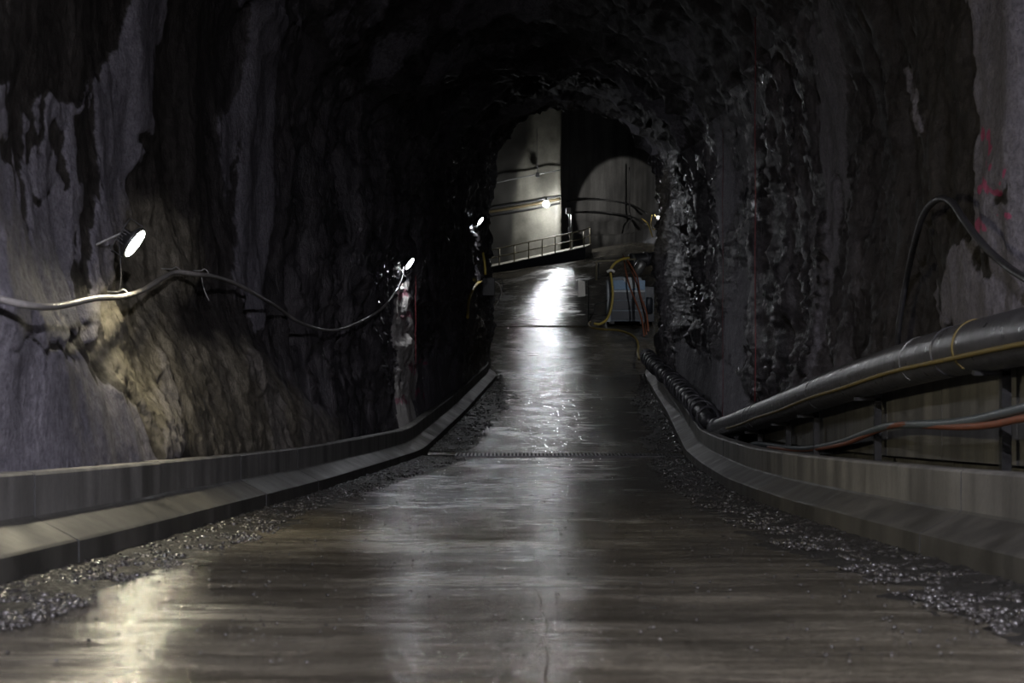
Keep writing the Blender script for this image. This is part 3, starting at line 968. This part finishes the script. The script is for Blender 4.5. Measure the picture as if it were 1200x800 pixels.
# red cords hanging down the walls
def hang_cord(side, x0, y0, y1, label, r, d=.12):
    s = min(standoff(side, x0, y, d)[1].y for y in np.linspace(y0, y1, 12))
    a = at(x0, y0, s); b = at(x0, y1, s)
    pts = [a.lerp(b, k/8) + Vector((.006*math.sin(k*2.1), 0, 0)) for k in range(9)]
    o = MB().tube(pts, r, 5).build('survey_cord', M_RED, None, True); tag(o, label, 'cord')
hang_cord(-1, 487, 322, 432, 'thin red cord hanging on the left wall beside the white patch', .008)
hang_cord(1, 885, 20, 470, 'long thin red cord hanging down the right wall to the black pipe', .009, .1)
hang_cord(1, 847, 150, 492, 'fainter thin red cord hanging left of the long red cord on the right wall', .007, .1)

# ------------------------------------------------------------------ big black pipe on the right with its fittings
def black_pipe():
    a = PIPE(32.6); b = PIPE(-6.0)
    root = empty('water_pipe', (a.x, a.y, float(road_z(a.y)))); tag(root, 'thick black plastic pipe rising toward the viewer along the right wall', 'pipe')
    o0 = -Vector(root.location)
    R = .225
    mb = MB().tube([PIPE(s)+o0 for s in np.linspace(32.6, -6, 40)], R, 28); mb.build('barrel', M_HDPE, root, True)
    ax = (b-a).normalized()
    # coupling at its lower end
    mb = MB().tube([PIPE(32.9)+o0, PIPE(32.25)+o0], R*1.14, 24); mb.build('coupling', M_HDPE, root, True)
    # welds
    for s in (13.9, 20.5, 27.0):
        MB().tube([PIPE(s-.03)+o0, PIPE(s+.03)+o0], R*1.035, 28).build('weld_bead', M_HDPE, root, True)
    side = Vector((-1, 0, 0)); side = (side - ax*side.dot(ax)).normalized(); up = ax.cross(side)
    if up.z < 0: up = -up
    # yellow stripe hose under the pipe
    mb = MB().tube([PIPE(s)+o0 + side*(R*.92) - up*(R*.42) + Vector((0, 0, .008*math.sin(s*1.3))) for s in np.linspace(29.5, -6, 60)], .022, 8)
    mb.build('yellow_line', M_YELLOWDULL, root, True)
    # straps
    def strap(s, w, mat, nm):
        v = []; f = []
        n = 20
        for k in range(n+1):
            th = -1.0 + 2.6*k/n
            for q in (-w, w):
                v.append(PIPE(s) + o0 + ax*(q + .03*math.sin(th*2)) + (side*math.cos(th) + up*math.sin(th))*(R+.008))
            for q in (w, -w):
                v.append(PIPE(s) + o0 + ax*(q + .03*math.sin(th*2)) + (side*math.cos(th) + up*math.sin(th))*(R+.001))
        for k in range(n):
            for q in range(4):
                f.append((k*4+q, k*4+(q+1) % 4, (k+1)*4+(q+1) % 4, (k+1)*4+q))
        f.append((0, 3, 2, 1)); f.append((n*4, n*4+1, n*4+2, n*4+3))
        mesh_obj(nm, v, f, mat, root)
    strap(13.15, .022, M_YELLOWDULL, 'yellow_strap')
    strap(15.1, .010, M_GALV, 'wire_strap')
    strap(26.4, .014, M_CABLEBLACK, 'wire_strap')
    # supports standing on the ledge
    for s in (10.0, 12.95, 17.9, 21.9, 24.4, 27.6):
        p = PIPE(s); zf = float(road_z(s)) + .40
        if p.z - R - zf < .05: continue
        m = MB().box(p.x+.13, p.x+.21, s-.04, s+.04, zf, p.z-R*.6)
        m.box(p.x-.10, p.x+.2, s-.04, s+.04, p.z-R-.035, p.z-R+.005)
        m.v = [q+o0 for q in m.v]
        m.build('support_post', M_STEEL, root)
    return root
black_pipe()

# hoses looping below the pipe, lying on the kerb
def hose(name, label, pts, r, mat, cat='hose', n=8, seg=10):
    o = MB().tube(spline(pts, n), r, seg).build(name, mat, None, True); tag(o, label, cat); return o
def px_path(L): return [at(x, y, s) for x, y, s in L]
hose('air_hose', 'blue grey hose drooping below the black pipe onto the right kerb',
     px_path([(858, 514, 30.5), (866, 522, 29.5), (872, 526, 28.6), (884, 520, 27.4), (900, 521, 26.0), (930, 525, 23.8), (955, 524, 22.0), (985, 518, 20.0), (1010, 509, 18.4), (1030, 502, 17.2), (1048, 498, 16.3), (1075, 497, 15.0), (1110, 496, 13.9), (1145, 491, 12.9), (1180, 483, 12.0), (1215, 475, 11.2), (1270, 466, 10.2), (1400, 450, 8.5)]), .040, M_CABLEBLUE)
hose('orange_hose', 'rust orange hose running beside the blue grey hose on the right kerb',
     px_path([(900, 524, 25.8), (940, 527, 23.1), (985, 521, 19.9), (1015, 510, 18.1), (1038, 501, 16.8), (1060, 497, 15.6), (1090, 499, 14.5), (1130, 500, 13.25), (1165, 497, 12.3), (1200, 490, 11.5), (1260, 482, 10.3), (1400, 465, 8.4)]), .030, M_ORANGE)
wall_cable('black_hose_loop', 'black hose arching up the right wall and back behind the pipe',
     [(1052, 412), (1053, 385), (1060, 340), (1070, 292), (1082, 252), (1098, 234), (1114, 236), (1130, 258), (1150, 284), (1175, 308), (1200, 325), (1240, 345), (1290, 365)], .036, M_CABLEBLACK, 1, .16, 'hose')
hose('thin_wire_tail', 'thin wire tail looping below the blue grey hose near the pipe end',
     px_path([(868, 522, 29.2), (874, 532, 28.6), (880, 531, 28.0), (884, 521, 27.5)]), .010, M_CABLEBLACK, 'wire')

# ribbed duct behind the right kerb beyond the pipe
def ribbed():
    path = px_path([(826, 494, 34.2), (812, 478, 36.5), (797, 462, 40.0), (783, 447, 44.5), (771, 436, 49.0), (761, 426, 54.5), (754, 417, 60.0)])
    q = spline(path, 10)
    q = [p + Vector((.10, 0, 0)) for p in q]
    root = empty('ribbed_duct', (q[0].x, q[0].y, float(road_z(q[0].y)))); tag(root, 'black ribbed flexible duct lying behind the right kerb beyond the pipe', 'duct')
    o0 = -Vector(root.location)
    MB().tube([p+o0 for p in q], .17, 12).build('hose_wall', M_CABLEBLACK, root, True)
    # evenly spaced rings
    dist = 0; last = q[0]; nxt = .3
    for i in range(1, len(q)):
        seg = (q[i]-q[i-1]); L = seg.length
        while dist + L > nxt:
            p = q[i-1] + seg*((nxt-dist)/L)
            tn = (seg.normalized() + Vector((random.uniform(-.25, .25), 0, random.uniform(-.25, .25)))).normalized()
            ring = []
            up = Vector((0, 0, 1)); a = (up - tn*up.dot(tn)).normalized(); b = tn.cross(a)
            rr = .235 + random.uniform(-.03, .05)
            for k in range(15):
                th = 2*math.pi*k/14
                ring.append(p + o0 + a*(rr*math.cos(th)) + b*(rr*math.sin(th)) + Vector((0, 0, .05)))
            MB().tube(ring, .035, 6, cap=False).build('rib', M_HDPE, root, True)
            nxt += .85
        dist += L
ribbed()

# ------------------------------------------------------------------ hall: walkway with railing
def walkway():
    fr = [at(560, 326, 103.6), at(686, 299.5, 101.8)]
    A, B = fr[0], fr[-1]
    root = empty('walkway', (B.x, B.y, float(road_z(B.y)))); tag(root, 'raised concrete walkway with steel railing along the pale hall wall', 'walkway')
    o0 = -Vector(root.location)
    dv = Vector(((B-A).x, (B-A).y, 0)).normalized(); bk = Vector((-dv.y, dv.x, 0))
    RISE = Vector((0, 0, .36))      # the deck falls toward its front edge
    def top(t): return A.lerp(B, t) + Vector((0, 0, .60))
    v = []
    for t in (0, 1):
        p = top(t)
        v += [p - Vector((0, 0, 1.6)), p, p + bk*2.3 + RISE, p + bk*2.3 - Vector((0, 0, 1.6))]
    v = [x+o0 for x in v]
    mesh_obj('front_beam', [v[0], v[1]-Vector((0, 0, .06)), v[2]-Vector((0, 0, .06)), v[3], v[4], v[5]-Vector((0, 0, .06)), v[6]-Vector((0, 0, .06)), v[7]],
             [(0, 1, 2, 3), (7, 6, 5, 4), (0, 4, 5, 1), (1, 5, 6, 2), (2, 6, 7, 3), (0, 3, 7, 4)], M_MACHINEDARK, root)
    e = -bk*.05
    dk = [v[1]+e, v[5]+e, v[6], v[2]]
    d6 = Vector((0, 0, .055))
    mesh_obj('deck', dk + [p-d6 for p in dk], [(0, 1, 2, 3), (7, 6, 5, 4), (0, 4, 5, 1), (1, 5, 6, 2), (2, 6, 7, 3), (3, 7, 4, 0)], M_DECK, root)
    # railing
    hgt = 1.12
    for h in (hgt, .58):
        MB().tube([top(t)+o0+bk*.06+Vector((0, 0, h)) for t in np.linspace(0, .985, 12)], .042, 6).build('rail', M_RAIL, root, True)
        MB().tube([top(.985)+o0+bk*q+RISE*(q/2.3)+Vector((0, 0, h)) for q in (.06, 1.2, 2.2)], .042, 6).build('end_rail', M_RAIL, root, True)
    for t in (.06, .20, .34, .475, .60, .72, .86, .985):
        MB().tube([top(t)+o0+bk*.06, top(t)+o0+bk*.06+Vector((0, 0, hgt))], .045, 6).build('post', M_RAIL, root, True)
    MB().tube([top(.985)+o0+bk*2.2+RISE*.95, top(.985)+o0+bk*2.2+RISE*.95+Vector((0, 0, hgt))], .045, 6).build('post', M_RAIL, root, True)
    # tall post with a switch box standing on the deck end
    base = top(.86) + bk*.5 + RISE*.22
    pr = empty('tall_post', base); tag(pr, 'tall grey steel post with control box standing on the walkway end', 'post')
    MB().tube([(0, 0, 0), (0, 0, 2.75)], .07, 8).build('post_tube', M_GALV, pr, True)
    MB().box(-.38, -.06, -.15, .10, 2.35, 2.75).build('control_box', M_WHITE, pr, bevel=.015)
    MB().box(-.22, -.05, -.13, .05, .85, 1.45).build('switch_box', M_GALV, pr, bevel=.015)
    MB().tube([(-.14, -.03, 1.45), (-.16, -.03, 1.9), (-.2, -.02, 2.36)], .03, 6).build('conduit', M_GALV, pr, True)
walkway()

# globe lamp and pipes on the hall wall
def hall_wall_y(x): return np.interp(x, [-26, -8, 2.9], [118, 111, 106.6])
def hall_fittings():
    P = at(640, 239, 104.6)
    root = empty('globe_lamp', P); tag(root, 'glaring white globe lamp on the pale hall wall', 'lamp')
    mg = mat_emit('globe_glass', (.95, .96, 1.0), LAMP_GLOBE)
    R = .21
    MB().lathe([(.01, -R)] + [(R*math.cos(a), R*math.sin(a)) for a in np.linspace(-1.45, 1.15, 12)], 20).build('globe', mg, root, True)
    MB().lathe([(.12, .22), (.16, .23), (.16, .29), (.06, .33)], 16).build('cap', M_STEEL, root, True)
    wy = float(hall_wall_y(P.x)) - P.y
    MB().tube([(0, 0, .31), (0, .05, .42), (0, wy*.5, .45), (0, wy+.3, .45)], .04, 6).build('wall_arm', M_STEEL, root, True)
    # service pipes along the wall
    def run(pts, r, mat, name, label, cat='pipe', dy=.35):
        L = []
        for x, y in pts:
            s = 112.0
            for _ in range(12):
                X = (x-600)/F*s; s = float(hall_wall_y(X)) - dy
            L.append(at(x, y, s))
        o = MB().tube(L, r, 8).build(name, mat, None, True); tag(o, label, cat); return L
    run([(540, 252), (568, 249), (600, 244), (628, 239), (656, 233)], .09, M_OCHREPIPE, 'wall_pipe', 'ochre service pipe along the hall wall behind the globe lamp', dy=.45)
    run([(540, 256), (570, 253), (600, 248.5), (628, 244), (656, 238)], .06, M_STEEL, 'wall_conduit', 'thin dark conduit just below the ochre pipe on the hall wall', 'conduit', .4)
    run([(540, 247), (570, 244), (600, 239.5), (628, 235), (657, 229)], .07, M_STEEL, 'wall_conduit', 'thin dark conduit just above the ochre pipe on the hall wall', 'conduit', .4)
    run([(560, 218), (576, 215), (600, 210), (626, 205), (657, 199)], .045, M_GALV, 'cable_tray', 'thin shiny conduit high on the hall wall by the hanging box', 'conduit', .5)
    b = at(630, 205, 106.2); t = at(629, 150, 106.2)
    root = empty('hanging_box', b); tag(root, 'small black box hanging on a wire on the pale hall wall', 'box')
    MB().box(-.13, .13, -.1, .1, -.16, .16).build('box_body', M_CABLEBLACK, root, bevel=.02)
    MB().box(-.09, .09, -.12, -.095, -.1, .08).build('box_cover', M_STEEL, root)
    MB().tube([(0, 0, .15), t-b], .022, 5).build('wire', M_CABLEBLACK, root, True)
    # cables along the curved back wall
    for (pts, lab) in (([(664, 236, 118.5), (690, 233.5, 121.5), (715, 235, 122.4), (740, 240, 121.4), (758, 250, 117)], 'upper dark cable along the curved back wall'),
                       ([(664, 250, 117.5), (690, 248, 120.5), (715, 249.5, 121.6), (740, 254, 120.5), (757, 263, 116)], 'lower dark cable along the curved back wall')):
        hose('wall_cable', lab, px_path(pts), .07, M_CABLEBLACK, 'cable', 6, 6)
    o = hose('drop_cable', 'dark cable hanging straight down the lit back wall', px_path([(737.5, 196, 121.3), (737.5, 225, 121.3), (738, 247, 121.0), (740, 256, 120.6), (737, 262, 120.3), (736, 270, 120)]), .05, M_CABLEBLACK, 'cable', 6, 6)
    # yellow cables and a pale trunking on the right-hand hall wall
    hose('yellow_cable', 'yellow cable looping down the right edge of the hall', px_path([(752, 256, 110.5), (759, 262, 109), (763, 272, 108), (766, 283, 107.2), (769, 290, 106.6)]), .05, M_YELLOWDULL, 'cable', 6, 6)
    hose('yellow_cable', 'second yellow cable with a loop beside the pale trunking', px_path([(764, 252, 107.5), (763, 262, 107.2), (765, 268, 107), (768, 268, 106.8), (769, 258, 106.7), (767, 251, 106.6)]), .04, M_YELLOWDULL, 'cable', 6, 6)
    p = at(771, 290, 106.4)
    tr = empty('wall_trunking', p); tag(tr, 'pale vertical cable trunking on the right hall wall', 'trunking')
    MB().box(-.16, .16, -.15, .15, 0, 2.2).build('duct_body', M_STEEL, tr, bevel=.03)
    MB().box(-.2, .2, -.18, .18, 1.0, 1.16).build('clamp', M_GALV, tr)
hall_fittings()

def projector():
    p = Vector((10.62, 103.2, ZC + 8.9)); tgt = Vector((10.1, 121.5, ZC + 9.9))
    d = (tgt-p).normalized()
    rot = Vector((0, 0, 1)).rotation_difference(d)
    root = empty('projector_lamp', p, rot); tag(root, 'spot projector on the right hall wall aimed at the back wall', 'lamp')
    MB().lathe([(.05, -.45), (.2, -.4), (.24, -.05), (.24, .05), (.21, .05)], 20).build('housing', M_STEEL, root, True)
    MB().lathe([(.205, .03), (.20, .045), (.01, .05)], 20).build('glass', mat_emit('projector_glass', (1, .97, .9), 4), root, True)
    MB().tube([rot.inverted() @ Vector((0, 0, 0)), rot.inverted() @ Vector((1.2, 0, 0))], .04, 6).build('wall_arm', M_STEEL, root, True)
    L = bpy.data.lights.new('projector_beam', 'SPOT'); L.energy = SPOT_HALL; L.color = (1, .96, .88)
    L.spot_size = math.radians(28); L.spot_blend = .12; L.shadow_soft_size = .12
    lo = link(bpy.data.objects.new('projector_beam', L), root)
    lo.location = (0, 0, .12); lo.rotation_mode = 'QUATERNION'; lo.rotation_quaternion = Quaternion((1, 0, 0), math.pi)
projector()

# ------------------------------------------------------------------ pump unit at the right of the bore mouth
def pump_unit():
    s = 78.2; k = s/F
    z0 = float(road_z(s)) + .02
    org = Vector(((734-600)*k, s, z0))
    root = empty('pump_unit', org); tag(root, 'blue grey pump unit with pipe frame standing right of the road in the hall', 'machine')
    # body 58 px wide, 60 px tall
    x0, x1 = -.95, .95
    MB().prism([(x0, .12), (x1, .12), (x1, 1.75), (x1-.25, 2.35), (x0+.55, 2.40), (x0, 2.30)], -.6, 1.5).build('body', M_MACHINE, root, bevel=.03)
    MB().box(x0-.06, x0+.10, -.66, -.56, .1, 2.32).build('corner_post', M_MACHINELIGHT, root, bevel=.01)
    MB().box(x0+.1, x1-.05, -.63, -.59, 1.72, 2.2).build('blue_panel', M_BLUE, root, bevel=.01)
    for i, zz in enumerate((.2, .72, 1.22)):
        MB().box(x0+.14, x1-.05, -.635, -.59, zz, zz+.44).build('dark_panel', M_MACHINEDARK, root, bevel=.01)
    MB().box(x0+.1, x1-.05, -.66, -.59, 1.60, 1.70).build('trim_bar', M_MACHINELIGHT, root, bevel=.01)
    MB().prism([(x0+.7, 2.3), (x0+1.25, 2.36), (x0+1.6, 1.85), (x0+1.1, 1.75)], -.67, -.60).build('hood_flap', M_MACHINELIGHT, root, bevel=.01)
    for xx in (x0+.1, x1-.3):
        MB().box(xx, xx+.2, -.6, 1.5, 0, .13).build('skid', M_STEEL, root)
    # pipe frame on the left
    fx = x0 - 1.0
    MB().tube([(fx+.4, -.5, 2.2), (fx+.4, -.5, 3.1), (fx+.45, -.5, 3.17), (x0+1.4, -.5, 3.27)], .05, 8).build('top_frame', M_RAIL, root, True)
    MB().tube([(fx+.52, -.4, 2.25), (fx+.52, -.4, 3.1)], .035, 8).build('frame_stay', M_STEEL, root, True)
    MB().tube([(fx, -.5, .1), (fx, -.5, 2.2), (fx+.3, -.5, 2.32), (x0+.1, -.5, 2.45)], .035, 8).build('side_frame', M_STEEL, root, True)
    MB().tube([(fx, -.5, .1), (fx+.3, -.45, .6), (fx+.35, -.45, 1.0), (x0, -.5, 1.2)], .05, 8).build('stay', M_STEEL, root, True)
    MB().tube([(fx, -.5, .5), (x0, -.5, .45)], .035, 8).build('stay', M_STEEL, root, True)
    MB().lathe([(.02, 0), (.22, 0), (.22, .7), (.15, .8), (.02, .8)], 16, Matrix.Translation((x1+.15, -.3, .55)) @ Matrix.Rotation(.0, 4, 'X')).build('motor', M_MACHINEDARK, root, True)
    MB().box(x1-.05, x1+.45, -.3, 1.0, .1, 1.9).build('engine_bay', M_MACHINEDARK, root, bevel=.03)
    MB().lathe([(.02, -.3), (.26, -.3), (.26, .35), (.20, .5), (.02, .5)], 16, Matrix.Translation((x0+1.55, .2, 2.75)) @ Matrix.Rotation(.5, 4, 'Y')).build('air_filter', M_GALV, root, True)
    # sign board
    b = at(682, 338, s-.9)
    sg = empty('sign_board', b + Vector((0, 0, -.42))); tag(sg, 'small blank white board fixed to the left of the pump frame', 'sign')
    MB().prism([(-.18, .0), (.17, .04), (.14, .78), (-.19, .86)], 0, .03).build('board', M_WHITE, sg)
    MB().tube([(.12, .04, .55), (.5, .3, .55)], .02, 6).build('arm', M_STEEL, sg, True)
    # dark duct behind
    d0, d1 = at(738, 305, 80.5), at(800, 300, 81.5)
    dr = empty('air_duct', (d0.x, d0.y, float(road_z(d0.y)))); tag(dr, 'wide dark duct running right from behind the pump unit', 'duct')
    o0 = -Vector(dr.location)
    MB().tube([d0+o0, d1+o0], .34, 18).build('duct_barrel', M_CABLEBLACK, dr, True)
    for t in (.04, .3, .6): 
        p = d0.lerp(d1, t)+o0; ax = (d1-d0).normalized()
        MB().tube([p-ax*.06, p+ax*.06], .38, 18).build('duct_ring', M_GALV if t < .1 else M_HDPE, dr, True)
    for t in (.12, .7):
        p = d0.lerp(d1, t); zf = float(road_z(p.y))
        MB().box(p.x-.08, p.x+.08, p.y-.08, p.y+.08, zf-.1, p.z-.3).build('duct_stand', M_STEEL, dr); 
        dr.children[-1].data.transform(Matrix.Translation(o0))
pump_unit()
sf = 77.2
hose('yellow_hose', 'yellow hose arching over the front of the pump unit to the floor',
     px_path([(737, 302, 77.9), (728, 304, 77.4), (720, 309, 77.15), (715.5, 317, 77.1), (717, 330, 77.2), (718, 345, 77.2), (716, 362, 77.1), (711, 374, 76.9), (703, 379.5, 76.6), (696, 379, 76.6)]), .065, M_YELLOW)
hose('floor_hose', 'dull yellow hose lying on the wet floor toward the right kerb',
     px_path([(692, 377, 77.2), (690, 380, 76.6), (694, 384, 75.6), (708, 386, 75.2), (724, 387, 74.9), (737, 391, 74.2), (745, 397, 73.0), (748, 405, 71.2), (747, 413, 68.2), (749, 421, 65.5)]), .055, M_YELLOWDULL)
for lab, pts in (('leftmost orange hose hanging from the pump duct to the floor', [(731, 303, 78.4), (733, 316, 77.6), (738, 336, 77.0), (746, 356, 76.2), (752, 374, 75.2), (755, 394, 74)]),
                 ('middle orange hose hanging from the pump duct to the floor', [(734, 304, 78.3), (739, 314, 77.5), (746, 332, 76.9), (751, 352, 76.1), (756, 372, 75.1), (757.5, 392, 73.9)]),
                 ('rightmost orange hose hanging from the pump duct to the floor', [(730, 300, 78.2), (738, 309, 77.4), (747, 326, 76.8), (750, 345, 76.0), (757, 364, 75.0), (760, 388, 73.8)])):
    hose('orange_hose', lab, px_path(pts), .042, M_ORANGE)
hose('yellow_ring_hose', 'short pale hose collar on top of the pump unit', px_path([(711.5, 318.5, 76.9), (716, 316.5, 76.85), (720, 318.5, 76.9)]), .07, M_WHITE, 'hose', 5)

# cables and a lamp box at the left edge of the bore mouth
def left_mouth():
    wp, b = standoff(-1, 571, 336, .22)
    root = empty('junction_box', b); tag(root, 'dark junction box with wires at the left edge of the tunnel mouth', 'box')
    MB().box(-.2, .3, -.12, .12, -.35, .35).build('box_body', M_STEEL, root, bevel=.03)
    MB().tube(spline([(.2, -.05, .2), (.5, -.1, .3), (.6, -.1, 0), (.45, -.1, -.4), (.5, -.1, -.6)], 5), .025, 6).build('wire', M_CABLEBLACK, root, True)
    MB().tube(spline([(.1, -.05, .3), (.45, -.12, .1), (.55, -.1, -.3), (.3, -.1, -.8)], 5), .025, 6).build('wire', M_CABLEGREY, root, True)
    s = b.y - .4
    wall_cable('yellow_wall_hose', 'pale yellow hose hooked on the rock at the left tunnel mouth', [(548, 372), (549, 355), (553, 342), (559, 333), (564, 330)], .05, M_YELLOW, -1, .15, 'hose')
    wall_cable('yellow_wall_hose', 'short yellow hose above the junction box at the left tunnel mouth', [(566, 296), (568, 308), (569, 322)], .045, M_YELLOW, -1, .12, 'hose')
left_mouth()
